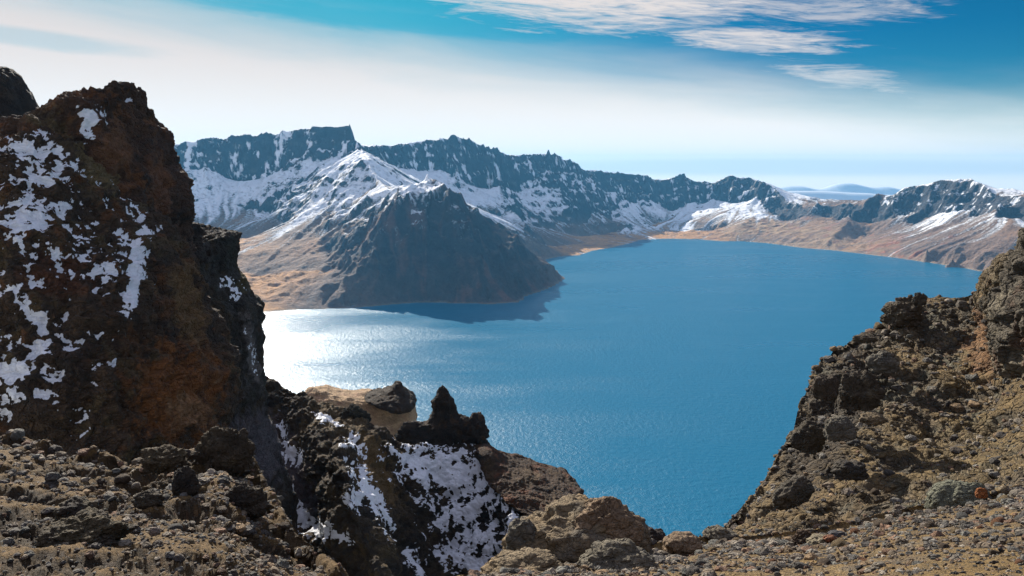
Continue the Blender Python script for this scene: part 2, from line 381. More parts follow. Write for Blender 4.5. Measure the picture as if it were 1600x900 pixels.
# streaks running straight down the fall line (screes, gullies)
def lic(noise, steps, A):
    g1, g0 = np.gradient(A, FS); L = np.hypot(g0, g1) + 1e-5; g0 = g0 / L; g1 = g1 / L
    acc = noise.copy(); iy, ix = np.mgrid[0:ny, 0:nx].astype(np.float32)
    for sgn in (1, -1):
        a, b = iy.copy(), ix.copy()
        for s in range(steps):
            ii = np.clip(a, 0, ny - 1).astype(np.int32); jj = np.clip(b, 0, nx - 1).astype(np.int32)
            a += sgn * g1[ii, jj]; b += sgn * g0[ii, jj]
            acc += noise[np.clip(a, 0, ny - 1).astype(np.int32), np.clip(b, 0, nx - 1).astype(np.int32)]
    acc = acc - acc.mean(); return (acc / acc.std()).astype(np.float32)
dirf = blur(H + 22 * n2d(420, 3, fbm, 2.0) * land, 10)
wn = rng.normal(size=(ny, nx)).astype(np.float32)
st_fine = lic(blur(wn, 1), 30, dirf)
st_mid = lic(blur(wn, 9) * 4, 46, dirf)
st_big = lic(blur(rng.normal(size=(ny, nx)).astype(np.float32), 44) * 20, 56, dirf)
steep = smooth(slope, .45, 1.0)
rid = n2d(420, 7, ridged, 1.0); rid2 = n2d(150, 5, ridged, 5.0); fb = n2d(260, 6, fbm, 3.0)
crest = np.zeros((ny, nx))
for ln in [rim, spur, cone_r, cone_l]:
    p_ = line(ln); i_ = np.rint((p_[:, 1] - GY0) / FS).astype(int); j_ = np.rint((p_[:, 0] - GX0) / FS).astype(int)
    ok_ = (i_ >= 0) & (i_ < ny) & (j_ >= 0) & (j_ < nx); crest[i_[ok_], j_[ok_]] = 1
for _ in range(13): crest = np.maximum(crest * .9, np.maximum.reduce([np.roll(crest, 1, 0), np.roll(crest, -1, 0), np.roll(crest, 1, 1), np.roll(crest, -1, 1)]) * .9)
calm = 1 - .72 * blur(crest, 2) / .95
H = H + land * calm * ((rid - .45) * (12 + 62 * steep) + (rid2 - .4) * (6 + 44 * steep) + fb * (14 + 10 * steep))
hgt = smooth(H, 30, 220)
H = H + land * (st_big * (1.5 + 8 * smooth(slope, .2, .6) * (1 - .3 * steep)) + st_mid * (.6 + 4.2 * smooth(slope, .2, .6)) + st_fine * (.2 + 2.6 * smooth(slope, .25, .7)))
cz = np.exp(-(((XX + 180) / 480) ** 2 + ((YY - 2860) / 380) ** 2)); H = H + land * cz * (st_mid * 5 + st_big * 7 + (rid2 - .4) * 34)
# strata ledges in the cliffs
terr = np.sin(H / 9.0 + fb * 5) * 2.6; H = H + terr * steep * land
# low knolls on the old lava flats
knoll = n2d(75, 4, ridged, 9.0); H = H + land * (1 - smooth(slope, .12, .35)) * (knoll - .4) * 12
gy, gx = np.gradient(H, FS); sl = np.hypot(gx, gy); 
# snow: how low it reaches, by place
sx = [(P(420,300,3900),170),(P(330,300,3900),160),(P(530,280,3800),205),(P(470,330,3550),215),(P(600,300,3400),215),(P(640,330,2950),225),(P(700,330,2950),290),(P(760,330,3060),310),(P(700,260,4700),120),(P(800,300,4900),100),(P(800,340,4400),125),(P(950,320,5600),45),(P(1280,325,5200),330),(P(1600,300,4100),330),(P(1080,330,5900),28),(P(1190,330,5500),75),(P(1240,350,5100),165),(P(1300,340,4900),215),(P(1400,360,4500),135),(P(1470,350,4400),140),(P(1570,350,3950),150)]
num = 0; den = 0
for q, v in sx:
    wgt = 1.0 / (((XX - q[0]) ** 2 + (YY - q[1]) ** 2) / 1e4 + 1) ** 1.6; num = num + wgt * v; den = den + wgt
snl = num / den
lump = n2d(90, 5, fbm, 7.0); lump2 = n2d(28, 4, fbm, 8.0)
sc = (H - snl + 42) / 80 + st_mid * .6 + st_fine * .75 + lump * 1.0
snow = smooth(sc, -.7, 1.7) * .93
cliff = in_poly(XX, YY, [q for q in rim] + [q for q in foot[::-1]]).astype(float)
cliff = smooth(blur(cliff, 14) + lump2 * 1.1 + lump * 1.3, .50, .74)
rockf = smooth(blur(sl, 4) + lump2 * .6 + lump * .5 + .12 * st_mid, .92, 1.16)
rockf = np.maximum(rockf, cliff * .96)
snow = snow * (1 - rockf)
snow = snow * (.86 + .25 * lump2)
l3 = n2d(55, 5, fbm, 21.0); l4 = n2d(19, 4, fbm, 23.0)
dust = smooth(st_fine * .16 + st_mid * .22 + l3 * 1.7 + l4 * 1.5 + lump * 1.5 + .16 * np.sin(H / 9.0 + fb * 6), .06, .95) * smooth(H, 110, 260) * .92
dust = dust * (1 - .6 * np.clip(cz * 1.4, 0, 1) * (1 - smooth(H, 290, 360)))
snow = np.maximum(snow, dust * rockf)
snow = np.maximum(snow, smooth(blur(crest, 2), .62, .85) * smooth(lump + .4 * lump2, .02, .2) * smooth(H, 150, 260) * .95)
# rock and scree colours
f1 = n2d(300, 4, fbm, 11.0).ravel(); f2 = n2d(60, 4, fbm, 12.0).ravel(); sf = (st_mid * .5 + st_fine * .5).ravel()
Hr = H.ravel()
c = np.tile(np.array([.185, .118, .082], np.float32), (XX.size, 1))                     # grey-brown scree
c = cmix(c, (.085, .072, .075), smooth(sf + f1, .2, 1.4))
c = cmix(c, (.215, .125, .085), smooth(f1 * 2 - sf * .3, .35, 1.2) * .7)
flat = (1 - smooth(blur(slope, 3), .16, .40)).ravel() * (1 - smooth(Hr, 150, 260))
c = cmix(c, (.56, .275, .080), flat * (.65 + .35 * smooth(f2, -.3, .3)) * (1 - .65 * smooth(XX.ravel(), 900, 1700)))
c = cmix(c, (.17, .085, .055), flat * smooth(f2 + f1, .12, .5) * .8)
right = smooth(XX.ravel(), 1300, 1900)
c = cmix(c, (.075, .062, .066), right * smooth(sf + f2, -.3, 1.1) * .85)
c = cmix(c, (.36, .14, .075), right * smooth(f1 + f2 * .6 + sf * .22, .12, .5) * (1 - smooth(Hr, 80, 190)) * .9)
c = cmix(c, (.40, .27, .15), smooth(XX.ravel(), 1250, 1500) * (1 - smooth(XX.ravel(), 1700, 2100)) * (1 - smooth(Hr, 70, 170)) * smooth(f1 - f2, -.3, .3) * .7)
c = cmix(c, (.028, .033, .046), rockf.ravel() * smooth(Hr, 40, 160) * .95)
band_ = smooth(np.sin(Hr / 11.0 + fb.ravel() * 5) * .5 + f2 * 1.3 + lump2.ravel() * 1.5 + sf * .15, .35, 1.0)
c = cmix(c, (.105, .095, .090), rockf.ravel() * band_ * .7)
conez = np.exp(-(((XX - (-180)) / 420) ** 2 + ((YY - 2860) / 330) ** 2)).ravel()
c = cmix(c, (.046, .036, .038), np.clip(conez * 1.5, 0, 1) * .85)  # shade of the pyramid's front face put into its base colour
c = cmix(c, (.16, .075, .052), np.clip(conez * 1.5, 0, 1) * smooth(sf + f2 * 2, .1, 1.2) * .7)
c = cmix(c, (.42, .36, .26), (1 - smooth(Hr, .8, 4)) * .35)
V = np.stack([XX.ravel(), YY.ravel(), Hr], 1)
quads = grid_quads(ny, nx)[:, ::-1]
fc = V[quads].mean(1)
allbelow = (V[quads][:, :, 2].max(1) < -6)
ux, uy = project(fc)
cone_poly = [q[:2] for q in [shore(500,484), P(512,420,2870), P(560,330,3300), P(590,282,3520), P(606,297,3420), P(640,285,3420), P(715,295,3250), P(760,330,3350), P(850,400,3550)]] + [np.array([420., 3300.]), np.array([300., 2300.]), np.array([-700., 2300.])]
pc = in_poly(fc[:, 0], fc[:, 1], cone_poly)
rgt = (~pc) & (fc[:, 0] > 1250 + (fc[:, 1] - 4700) * .25) & (ux > 1225)
lf = (~pc) & (~rgt) & (ux < 590)
mid = ~(pc | rgt | lf)
def sub(name, mask, label):
    qs = quads[mask & ~allbelow]; used = np.unique(qs); mp = np.zeros(len(V), np.int64); mp[used] = np.arange(len(used))
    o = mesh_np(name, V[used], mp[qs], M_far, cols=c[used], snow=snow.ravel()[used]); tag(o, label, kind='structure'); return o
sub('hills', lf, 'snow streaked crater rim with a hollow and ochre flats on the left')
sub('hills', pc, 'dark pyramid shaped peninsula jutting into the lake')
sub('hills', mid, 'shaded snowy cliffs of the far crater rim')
sub('hills', rgt, 'sunlit reddish scree slopes and peaks on the right shore')

# ------------------------------------------------------------------ lake
def water_mat():
    m = bpy.data.materials.new('lake_water'); m.use_nodes = True; t = NT(m.node_tree); b = t.n['Principled BSDF']
    tx = t.new('ShaderNodeTexCoord'); ob = tx.outputs['Object']
    wst = t.new('ShaderNodeMapping'); wst.inputs['Rotation'].default_value = (0, 0, .5); wst.inputs['Scale'].default_value = (1, 3.2, 1); t.l.new(ob, wst.inputs['Vector'])
    wd = t.noise(wst.outputs[0], .0009, 7, .6, .15)
    wind = t.ss(wd, .38, .62)
    b.inputs['Base Color'].default_value = (.0, .110, .205, 1)
    b.inputs['IOR'].default_value = 1.333; b.inputs['Specular IOR Level'].default_value = .28
    t.l.new(t.m('ADD', .27, t.m('MULTIPLY', wind, .09)), b.inputs['Roughness'])
    n1 = t.noise(ob, .10, 3, .7, 0); n2 = t.noise(ob, .45, 3, .7, 0); n3 = t.noise(wst.outputs[0], .03, 3, .5, 0)
    h = t.m('ADD', t.m('MULTIPLY', n1, 2.2), t.m('ADD', t.m('MULTIPLY', n2, .75), t.m('MULTIPLY', n3, 1.0)))
    bp = t.new('ShaderNodeBump'); bp.inputs['Distance'].default_value = 1.0
    t.l.new(t.m('ADD', .55, t.m('MULTIPLY', wind, .4)), bp.inputs['Strength']); t.l.new(h, bp.inputs['Height']); t.l.new(bp.outputs[0], b.inputs['Normal'])
    return m
WV = np.array([(-3000, 120, 0), (4200, 120, 0), (4200, 6600, 0), (-3000, 6600, 0)], float)
wt = mesh_np('water', WV, np.array([[0, 1, 2, 3]]), water_mat()); tag(wt, 'deep blue crater lake with sun glitter', kind='structure')

# ------------------------------------------------------------------ distant plain and hills beyond the rim
def flat_mat(name, col):
    m = bpy.data.materials.new(name); m.use_nodes = True; t = NT(m.node_tree); b = t.n['Principled BSDF']
    tx = t.new('ShaderNodeTexCoord'); n = t.noise(tx.outputs['Object'], .0003, 6, .6)
    t.l.new(t.mix(n, tuple(.7 * x for x in col), tuple(1.3 * x for x in col)), b.inputs['Base Color']); b.inputs['Roughness'].default_value = .95
    return m
M_plain = flat_mat('far_hill', (.62, .66, .70)); M_haze_sheet = flat_mat('haze_sheet_white', (.74, .77, .8))  # hill colour whitened too, carrying part of the distance haze
pl = mesh_np('haze_sheet', np.array([(-20000, -2500, -620), (20000, -2500, -620), (20000, 20000, -620), (-20000, 20000, -620)], float), np.array([[0, 1, 2, 3]]), M_haze_sheet)  # plain painted white in place of bright haze over the lowland
tag(pl, 'white sheet far beyond the crater, coloured to stand in for pale haze', kind='stuff')
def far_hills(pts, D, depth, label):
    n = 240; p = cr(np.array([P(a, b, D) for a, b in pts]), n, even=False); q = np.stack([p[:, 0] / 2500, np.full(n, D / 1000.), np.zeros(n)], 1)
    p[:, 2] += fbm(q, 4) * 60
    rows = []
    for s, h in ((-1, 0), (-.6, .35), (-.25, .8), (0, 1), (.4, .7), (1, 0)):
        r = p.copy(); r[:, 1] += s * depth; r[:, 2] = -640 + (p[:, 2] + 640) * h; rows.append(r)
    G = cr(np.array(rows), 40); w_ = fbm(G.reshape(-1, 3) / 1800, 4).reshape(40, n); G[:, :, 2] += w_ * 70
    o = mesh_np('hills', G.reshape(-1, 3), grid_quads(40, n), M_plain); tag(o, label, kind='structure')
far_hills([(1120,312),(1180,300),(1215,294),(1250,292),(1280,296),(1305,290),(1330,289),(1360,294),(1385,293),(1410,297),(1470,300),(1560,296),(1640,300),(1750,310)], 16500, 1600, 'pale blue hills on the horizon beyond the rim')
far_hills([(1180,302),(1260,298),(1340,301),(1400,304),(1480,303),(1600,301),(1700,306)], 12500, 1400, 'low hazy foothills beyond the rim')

# ------------------------------------------------------------------ haze
hz = bpy.data.materials.new('haze_air'); hz.use_nodes = True; t = NT(hz.node_tree); t.n.clear()
ho = t.new('ShaderNodeOutputMaterial'); pv = t.new('ShaderNodeVolumePrincipled')
pv.inputs['Color'].default_value = (.14, .54, 1.0, 1); pv.inputs['Density'].default_value = 3.1e-5; pv.inputs['Anisotropy'].default_value = .25
t.l.new(pv.outputs[0], ho.inputs['Volume'])
def box_np(x0, x1, y0, y1, z0, z1):
    v = np.array([(x, y, z) for z in (z0, z1) for y in (y0, y1) for x in (x0, x1)], float)
    return v, np.array([(0, 2, 3, 1), (4, 5, 7, 6), (0, 1, 5, 4), (2, 6, 7, 3), (0, 4, 6, 2), (1, 3, 7, 5)])
hv, hq = box_np(-20500, 20500, -3000, 20500, -660, 760)
ho_ = mesh_np('haze', hv, hq, hz, smooth_=False); tag(ho_, 'thin blue mountain haze over the lake', kind='stuff')

# ================================================================== FOREGROUND
def palette(p, cols, s1=.35, s2=1.6):
    """mix of a few rock colours by low-frequency noise"""
    c = np.tile(np.array(cols[0], np.float32), (len(p), 1))
    for k, q in enumerate(cols[1:]):
        n = fbm(p * s1 + 31.7 * (k + 1), 4) + .6 * fbm(p * s2 + 9.1 * (k + 1), 3)
        c = cmix(c, q, smooth(n, .05, .38) * .85)
    return c
def displace(G, layers, closed=False, warp=.35, near=None):
    """layers: (kind, size in metres, amplitude in metres). Returns displaced grid, total displacement, normal"""
    nv, nu = G.shape[:2]; N = normals(G, closed).reshape(-1, 3); p = G.reshape(-1, 3).copy(); d = np.zeros(len(p)); who = np.full(len(p), -1); ds = np.zeros(len(p))
    for kind, size, amp in layers:
        q = p / size
        if kind in ('facet', 'facetn'):
            q = q + warp * np.stack([fbm(q * .9 + 5, 3), fbm(q * .9 + 50, 3), fbm(q * .9 + 95, 3)], 1)
            v = facet(q, near=(kind == 'facetn'))
        elif kind == 'strata':
            q = q + np.stack([0 * d, 0 * d, 1.2 * fbm(q * .25, 3)], 1); q[:, :2] *= .3; v = facet(q, k=.9)
        elif kind == 'fbm': v = fbm(q, 5)
        elif kind == 'ridge': v = ridged(q, 5) - .4
        elif kind == 'stone':
            v, h = stones(q + .15 * perlin(q)[:, None]); who = np.where(h >= 0, h, who); v = v * 1.0
        if near and size > .8: amp = amp * np.clip(p[:, 1] / near, .3, 1)
        d = d + v * amp
        if size < 2.1 and kind != 'stone': ds = ds + v * amp * (1.8 if size < .9 else 1)
    return p, d, N, who, ds
stone_cols = np.array([(.30, .22, .14), (.36, .31, .24), (.22, .17, .13), (.17, .16, .15), (.40, .24, .10), (.28, .27, .24), (.34, .17, .09), (.20, .21, .19), (.42, .36, .28), (.13, .11, .10)], np.float32)
stone_cols = (stone_cols * .62 + .38 * stone_cols.mean(1, keepdims=True) * np.array([[1.15, .98, .78]], np.float32)) * .95
def zone(pts2, px, py):
    """sum of soft ellipses given as (px, py, rx, ry, tilt, level)"""
    z = np.zeros(len(px))
    for a, b, rx, ry, tl, lv in pts2:
        dx = px - a; dy = py - b; c_, s_ = math.cos(R(tl)), math.sin(R(tl)); u = (dx * c_ + dy * s_) / rx; v = (-dx * s_ + dy * c_) / ry
        z = np.maximum(z, lv * np.clip(1.35 - np.sqrt(u * u + v * v), 0, 1))
    return z
def finish(name, G, closed, layers, cols, mat, zones=None, zdepth=.25, warp=.35, soil=None, stonecol=False, tints=None, dark=.66, near=None, caps=False, s1=.35, s2=1.6):
    nv, nu = G.shape[:2]; p, d, N, who, ds = displace(G, layers, closed, warp, near)
    if closed: d = d - np.percentile(d, 86)
    c = palette(p, cols, s1, s2)
    if stonecol:
        m = who >= 0; cc = stone_cols[who[m] % len(stone_cols)] * (.6 + .8 * _H[who[m]])[:, None]; c[m] = cc * .75 + c[m] * .25
    if soil is not None:                       # loose soil lies in the low places
        med = np.percentile(d, soil[1]); k = 1 - smooth(d, med - .02, med + soil[2]); c = cmix(c, soil[0], k * .85)
        d = np.where(d < med, med + (d - med) * .35, d)
    if tints:                                  # placed colour patches: rust staining, ochre, purple-grey and dark zones
        ux, uy = project(p)
        for tz, tcol, ta in tints:
            z = zone([tz], ux, uy); c = cmix(c, tcol, smooth(z + .9 * fbm(p * 1.1, 4) + .5 * fbm(p * 4.5, 3), .35, .95) * ta)
    sn = np.zeros(len(p))
    if zones:
        pp = p + N * d[:, None]; ux, uy = project(pp); z = zone(zones, ux, uy)
        z = z + (.4 * fbm(p * .9, 3) + .55 * fbm(p * 2.6, 4)) * (z > 0)
        dn = (ds - np.percentile(ds, 3)) / (np.percentile(ds, 97) - np.percentile(ds, 3))
        sn = smooth(z * 1.2 - dn, -.06, .08) * (z > .05)
        d = d + sn * np.maximum(0, (z * 1.1 - dn)) * zdepth * .5
    c = c * dark * np.array([[1.12, 1.0, .84]], np.float32)
    V = p + N * d[:, None]
    q = grid_quads(nv, nu, closed)
    return mesh_np(name, V, q, mat, cols=c, snow=sn), V.reshape(nv, nu, 3)

def tower(rings, nv, nu, wob=.12, seed=0, sq=.75):
    """rings: (py, pxL, pxR, D, thickness) -> closed generalized cylinder, denser on the side towards the camera"""
    rows = []
    u = np.linspace(-.5, .5, nu, endpoint=False); uu = np.sign(u) * (np.abs(2 * u) ** 1.45) / 2; th = -math.pi / 2 + uu * 2 * math.pi
    rg = np.array([[*r] for r in rings], float); rg = cr(rg, nv, even=False)
    for py, a, b, D, T in rg:
        A = P(a, py, D); B = P(b, py, D); xc = (A[0] + B[0]) / 2; rx = max((B[0] - A[0]) / 2, .02)
        c_, s_ = np.cos(th), np.sin(th)
        x = xc + rx * np.sign(c_) * np.abs(c_) ** sq; y = D + T * np.sign(s_) * np.abs(s_) ** sq
        rows.append(np.stack([x, y, np.full(nu, A[2])], 1))
    top = rows[0]; ctr = top.mean(0)
    rows = [ctr + (top - ctr) * f + np.array([0, 0, h * np.ptp(top[:, 0]) * .5]) for f, h in ((.02, .16), (.3, .15), (.6, .10), (.85, .04))] + rows
    G = np.array(rows)
    return G[::-1]                              # bottom row first so that normals point outwards
def closed_body(name, rings, nv, nu, layers, cols, mat=None, **kw):
    G = tower(rings, int(nv * Q), int(nu * Q))
    return finish(name, G, True, layers, cols, mat or M_crag, **kw)

BR = [(.105, .075, .050), (.065, .050, .040), (.16, .115, .070), (.055, .050, .048)]
DK = [(.050, .042, .038), (.035, .032, .032), (.085, .062, .045), (.045, .045, .050)]
RED = [(.095, .060, .045), (.060, .042, .036), (.20, .095, .045), (.050, .040, .038)]

# the tall crag at the left
o, _ = closed_body('rock_crag', [(130,186,198,62,1.6),(136,176,203,62,2.6),(148,150,207,62,4),(162,122,212,62,6),(186,92,213,62,7.5),(214,62,227,62,9),(238,36,241,62,9),(262,12,255,62,9.5),(292,-20,271,62,10),(335,-40,277,62,10),(365,-60,275,62,10),(410,-60,281,62,10),(470,-60,290,62,10),(560,-60,302,62,10),(640,-60,325,62,10),(780,-60,330,62,10)],
    520, 430, [('facet', 5.0, 1.5), ('facet', 1.7, .75), ('facet', .6, .30), ('ridge', 2.2, .5), ('facetn', .25, .12)], RED,
    zones=[(140,180,26,16,30,.75),(135,205,10,25,-20,.6),(205,160,10,8,0,.3)], dark=.8, tints=[((175,240,35,55,20,1.2),(.22,.12,.07),.85),((260,300,22,80,-12,1.2),(.22,.11,.065),.8),((80,200,50,40,30,1.0),(.20,.16,.09),.7)])
tag(o, 'tall dark rusty rock crag rising above the snowy slope at the left', 'rock crag')
o, _ = closed_body('rock_crag', [(196,100,130,59,2),(215,62,146,57,5),(245,20,158,56,7),(275,-10,174,55,8),(325,-50,203,54,9),(370,-70,242,53,9.5),(430,-90,274,52,10),(485,-95,300,51,10),(540,-100,322,50,10),(610,-110,346,49.5,10),(660,-115,344,49,10),(780,-120,325,49,10)],
    620, 640, [('facet', 4.2, 1.15), ('facet', 1.4, .75), ('facet', .5, .34), ('ridge', 1.6, .35), ('facetn', .2, .10)], [(.085, .062, .045), (.060, .046, .038), (.17, .085, .038), (.050, .044, .040), (.12, .095, .055)],
    zones=[(70,260,70,50,20,.54),(20,330,45,60,0,.48),(75,335,45,40,40,.48),(212,425,15,85,10,.95),(185,400,22,60,8,.40),(210,330,14,50,-35,.5),(45,480,22,75,-32,.62),(25,590,30,50,20,.70),(75,625,34,22,25,.55),(60,540,45,20,30,.45),(100,395,50,20,15,.4),(60,215,40,20,-20,.4),(110,340,130,120,0,.20),(60,560,90,110,0,.24)], zdepth=.35, dark=.8, tints=[((285,610,75,95,10,1.2),(.24,.105,.035),.9),((300,470,28,75,-15,1.2),(.22,.145,.07),.85),((90,430,70,50,0,1.0),(.13,.06,.035),.8),((160,250,40,60,-40,1.1),(.24,.19,.10),.8),((300,640,40,40,0,1.1),(.34,.22,.13),.7)])
tag(o, 'broad snow patched rust brown rock buttress at the left edge', 'rock buttress')
o, _ = closed_body('rock_horn', [(106,-40,4,80,3),(116,-60,16,80,4),(140,-80,29,80,5),(170,-100,42,80,6),(200,-120,52,80,7),(240,-140,60,80,7),(300,-150,80,80,8)],
    130, 120, [('facet', 4, .7), ('facet', 1.4, .35), ('facetn', .5, .14)], DK)
tag(o, 'dark smooth rock horn cut by the left edge of the photo', 'rock horn')
o, _ = closed_body('rock_crag', [(350,296,321,77,2),(358,286,337,77,4),(366,280,363,77,5),(378,276,362,77,6),(400,270,358,76,6),(425,266,356,76,7),(450,266,372,76,7),(480,268,394,76,7),(500,270,398,76,7),(560,280,397,76,7),(600,290,402,76,7),(650,300,406,76,7),(720,320,422,75,7.5),(800,330,444,74,8),(900,330,462,73,8)],
    520, 300, [('facet', 3.5, .9), ('strata', 2.4, .5), ('facet', 1.2, .5), ('facet', .45, .22), ('facetn', .2, .08)], [(.055, .048, .042), (.038, .036, .036), (.095, .070, .045), (.10, .10, .11), (.060, .062, .050)],
    tints=[((395,545,10,60,-14,1.3),(.26,.25,.27),.8),((400,700,60,70,0,1.2),(.15,.145,.19),.8),((385,430,14,30,0,1.1),(.14,.13,.06),.7)],
    zones=[(355,440,14,10,0,.55),(390,540,6,40,-14,.35),(370,460,12,14,0,.35)])
tag(o, 'narrow black rock crag standing in shade against the bright lake', 'rock crag')
o, _ = closed_body('rock_block', [(348,290,300,74,1),(352,285,308,74,1.4),(362,284,305,74,1.5),(385,280,300,74,1.5)], 60, 70, [('facet', 1.0, .4), ('facetn', .3, .12)], DK)
tag(o, 'small dark rock tooth on top of the shaded crag', 'rock')

# gully slopes behind, with the snow face
gc = [(280,560,95),(350,565,98),(410,588,99),(440,603,97),(480,618,95),(540,650,92),(590,678,90),(630,694,90),(690,696,92),(760,706,92),(795,724,90),(830,752,87),(865,800,84),(905,850,80),(960,910,76),(1010,980,72)]
rows = [[P(a, b, D) + np.array([2, 14, -16]) for a, b, D in gc], [P(a, b, D) + np.array([.5, 3, -2]) for a, b, D in gc]]
for s in np.linspace(0, 1, 9):
    r = []
    for a, b, D in gc:
        pb = 1010.; py = b + (pb - b) * s; Db = 63 + 11 * float(smooth(np.array(a), 560, 680)); inv = 1 / D + (1 / Db - 1 / D) * s ; Dd = 1 / inv if D > Db else D
        bump = 0
        bump -= 6.0 * math.exp(-((a - (505 + 130 * s)) / 42) ** 2) * min(1, s * 4)     # ridge running down to the right
        bump += 3.5 * math.exp(-((a - (425 + 120 * s)) / 38) ** 2) * min(1, s * 5)     # snow gully
        bump -= 4.5 * math.exp(-((a - (800 + 30 * s)) / 45) ** 2) * min(1, s * 4)
        bump += 2.0 * math.exp(-((a - 690) / 60) ** 2) * math.sin(s * 3.1)
        r.append(P(a, py, Dd + bump))
    rows.append(r)
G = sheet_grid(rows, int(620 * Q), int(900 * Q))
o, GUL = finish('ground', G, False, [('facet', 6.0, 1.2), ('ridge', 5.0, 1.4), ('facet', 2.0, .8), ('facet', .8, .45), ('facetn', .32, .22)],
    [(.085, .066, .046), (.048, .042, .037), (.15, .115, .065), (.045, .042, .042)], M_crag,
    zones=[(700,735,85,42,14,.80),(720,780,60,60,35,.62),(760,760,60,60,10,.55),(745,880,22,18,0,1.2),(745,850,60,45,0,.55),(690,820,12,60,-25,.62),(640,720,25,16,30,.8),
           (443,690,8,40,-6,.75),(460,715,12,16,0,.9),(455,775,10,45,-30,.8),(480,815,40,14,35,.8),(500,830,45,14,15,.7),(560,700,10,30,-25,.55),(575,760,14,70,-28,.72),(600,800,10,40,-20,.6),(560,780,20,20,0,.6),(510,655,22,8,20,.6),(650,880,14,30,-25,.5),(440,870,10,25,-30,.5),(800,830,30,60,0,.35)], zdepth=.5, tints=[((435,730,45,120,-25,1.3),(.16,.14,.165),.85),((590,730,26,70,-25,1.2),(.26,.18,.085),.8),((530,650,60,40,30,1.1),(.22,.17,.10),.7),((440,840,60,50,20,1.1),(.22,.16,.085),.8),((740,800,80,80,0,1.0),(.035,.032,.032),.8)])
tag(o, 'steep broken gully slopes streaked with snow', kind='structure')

o, _ = closed_body('rock_spire', [(600,688,694,96,.5),(607,682,699,96,.8),(616,678,703,96,1.1),(628,674,708,96,1.4),(642,672,713,96,1.7),(651,668,718,96,1.9),(656,666,735,96,2.4),(668,650,748,96,2.8),(684,630,760,96,3.2),(700,616,770,96,3.6),(725,612,782,96,3.8),(750,630,780,96,3.5)],
    260, 300, [('strata', 1.6, .5), ('facet', 2.4, .55), ('facet', .9, .35), ('facetn', .35, .18)], [(.055, .042, .034), (.035, .030, .028), (.11, .065, .035)])
tag(o, 'dark pointed rock spire standing above the snow face', 'rock spire')

# pale outcrop with a dark cap
o, _ = closed_body('rock_outcrop', [(606,484,512,118,2),(612,478,535,118,3),(618,478,600,118,3.6),(628,480,646,118,4),(645,500,650,118,4.2),(662,520,648,117,4.4),(680,560,645,116,4.6),(720,570,640,115,5)],
    130, 240, [('facet', 5, .5), ('fbm', 3.0, .8), ('facet', 1.2, .14)], [(.44, .34, .24), (.36, .25, .19), (.48, .38, .27)], dark=1.0)
base_o = tag(o, 'pale tan rock outcrop with a dark cap at the edge of the lake', 'rock outcrop')
o, _ = closed_body('cap', [(597,616,628,116.5,.8),(605,609,630,116.5,1.6),(611,594,636,116.5,2.6),(617,570,642,116.5,4.2),(624,585,648,116.3,4.9),(630,606,650,116.3,4.9),(636,622,646,116.3,4)],
    110, 170, [('facet', 2.2, .5), ('facet', .8, .25)], [(.060, .048, .040), (.040, .035, .033), (.10, .07, .045)])
o.parent = base_o
# russet shoulder on the right of the gully
o, _ = closed_body('rock_shoulder', [(702,745,765,90,2),(716,750,795,90,3),(732,755,832,89,5),(746,765,862,88,6),(758,780,888,87,7),(770,800,906,86,7),(786,815,916,85,7),(805,830,910,84,7),(850,840,960,83,7)],
    300, 360, [('facet', 4.0, .6), ('facet', 1.4, .4), ('facetn', .5, .2)], [(.090, .060, .042), (.055, .042, .036), (.17, .070, .035), (.12, .085, .05)])
tag(o, 'russet brown rock shoulder sloping down to the water', 'rock shoulder')

# the sloping ground at the lower left
cL = [(-260,660,20),(-150,672,20),(-60,684,20),(0,692,20),(60,704,19.5),(130,722,19),(190,734,18.5),(240,722,18),(300,708,18),(350,700,18),(385,735,17),(408,790,15.5),(440,842,14),(480,888,12.5),(530,930,11),(590,1000,10)]
r2 = [(-260,722,15),(-150,727,15),(-60,735,15),(0,740,15),(60,750,15),(130,764,15),(190,775,14.5),(240,770,14.5),(300,762,14.5),(340,760,14.5),(370,790,14),(395,830,13),(425,872,12),(460,908,11),(500,945,10),(550,1010,9)]
r3 = [(-260,800,10.5),(-150,800,10.5),(-60,805,10.5),(0,810,10.5),(60,815,10.5),(130,822,10.5),(190,828,10.5),(240,830,10.5),(290,832,10.5),(330,840,10.5),(360,860,10),(385,885,9.8),(410,912,9.5),(440,942,9),(475,980,8.5),(520,1040,8)]
rows = [[P(*q) + np.array([0, 5, -9]) for q in cL], [P(*q) + np.array([0, 1.2, -.8]) for q in cL], [P(*q) for q in cL], [P(*q) for q in r2], [P(*q) for q in r3],
        [P(q[0], 960 if q[1] < 900 else q[1] + 80, 6.3) for q in r3], [P(q[0], 1250, 3.9) for q in r3], [P(q[0], 1250, 3.9) + np.array([0, -8, 1.0]) for q in r3]]
G = sheet_grid(rows, int(640 * Q), int(760 * Q))
# rough ground grows rockier towards the right
o, LEFT = finish('ground', G, False, [('fbm', 3.0, .5), ('facet', 1.5, .75), ('ridge', 1.1, .30), ('facet', .42, .22), ('facet', .15, .10), ('facetn', .07, .035), ('stone', .13, .07), ('stone', .055, .035)],
    [(.11, .082, .048), (.070, .054, .036), (.17, .125, .062), (.060, .050, .038)], M_near, soil=((.215, .142, .052), 24, .03), stonecol=True, near=15, dark=.70, s1=.9, s2=4.0)
tag(o, 'stony ochre ground sloping up at the lower left', kind='structure')

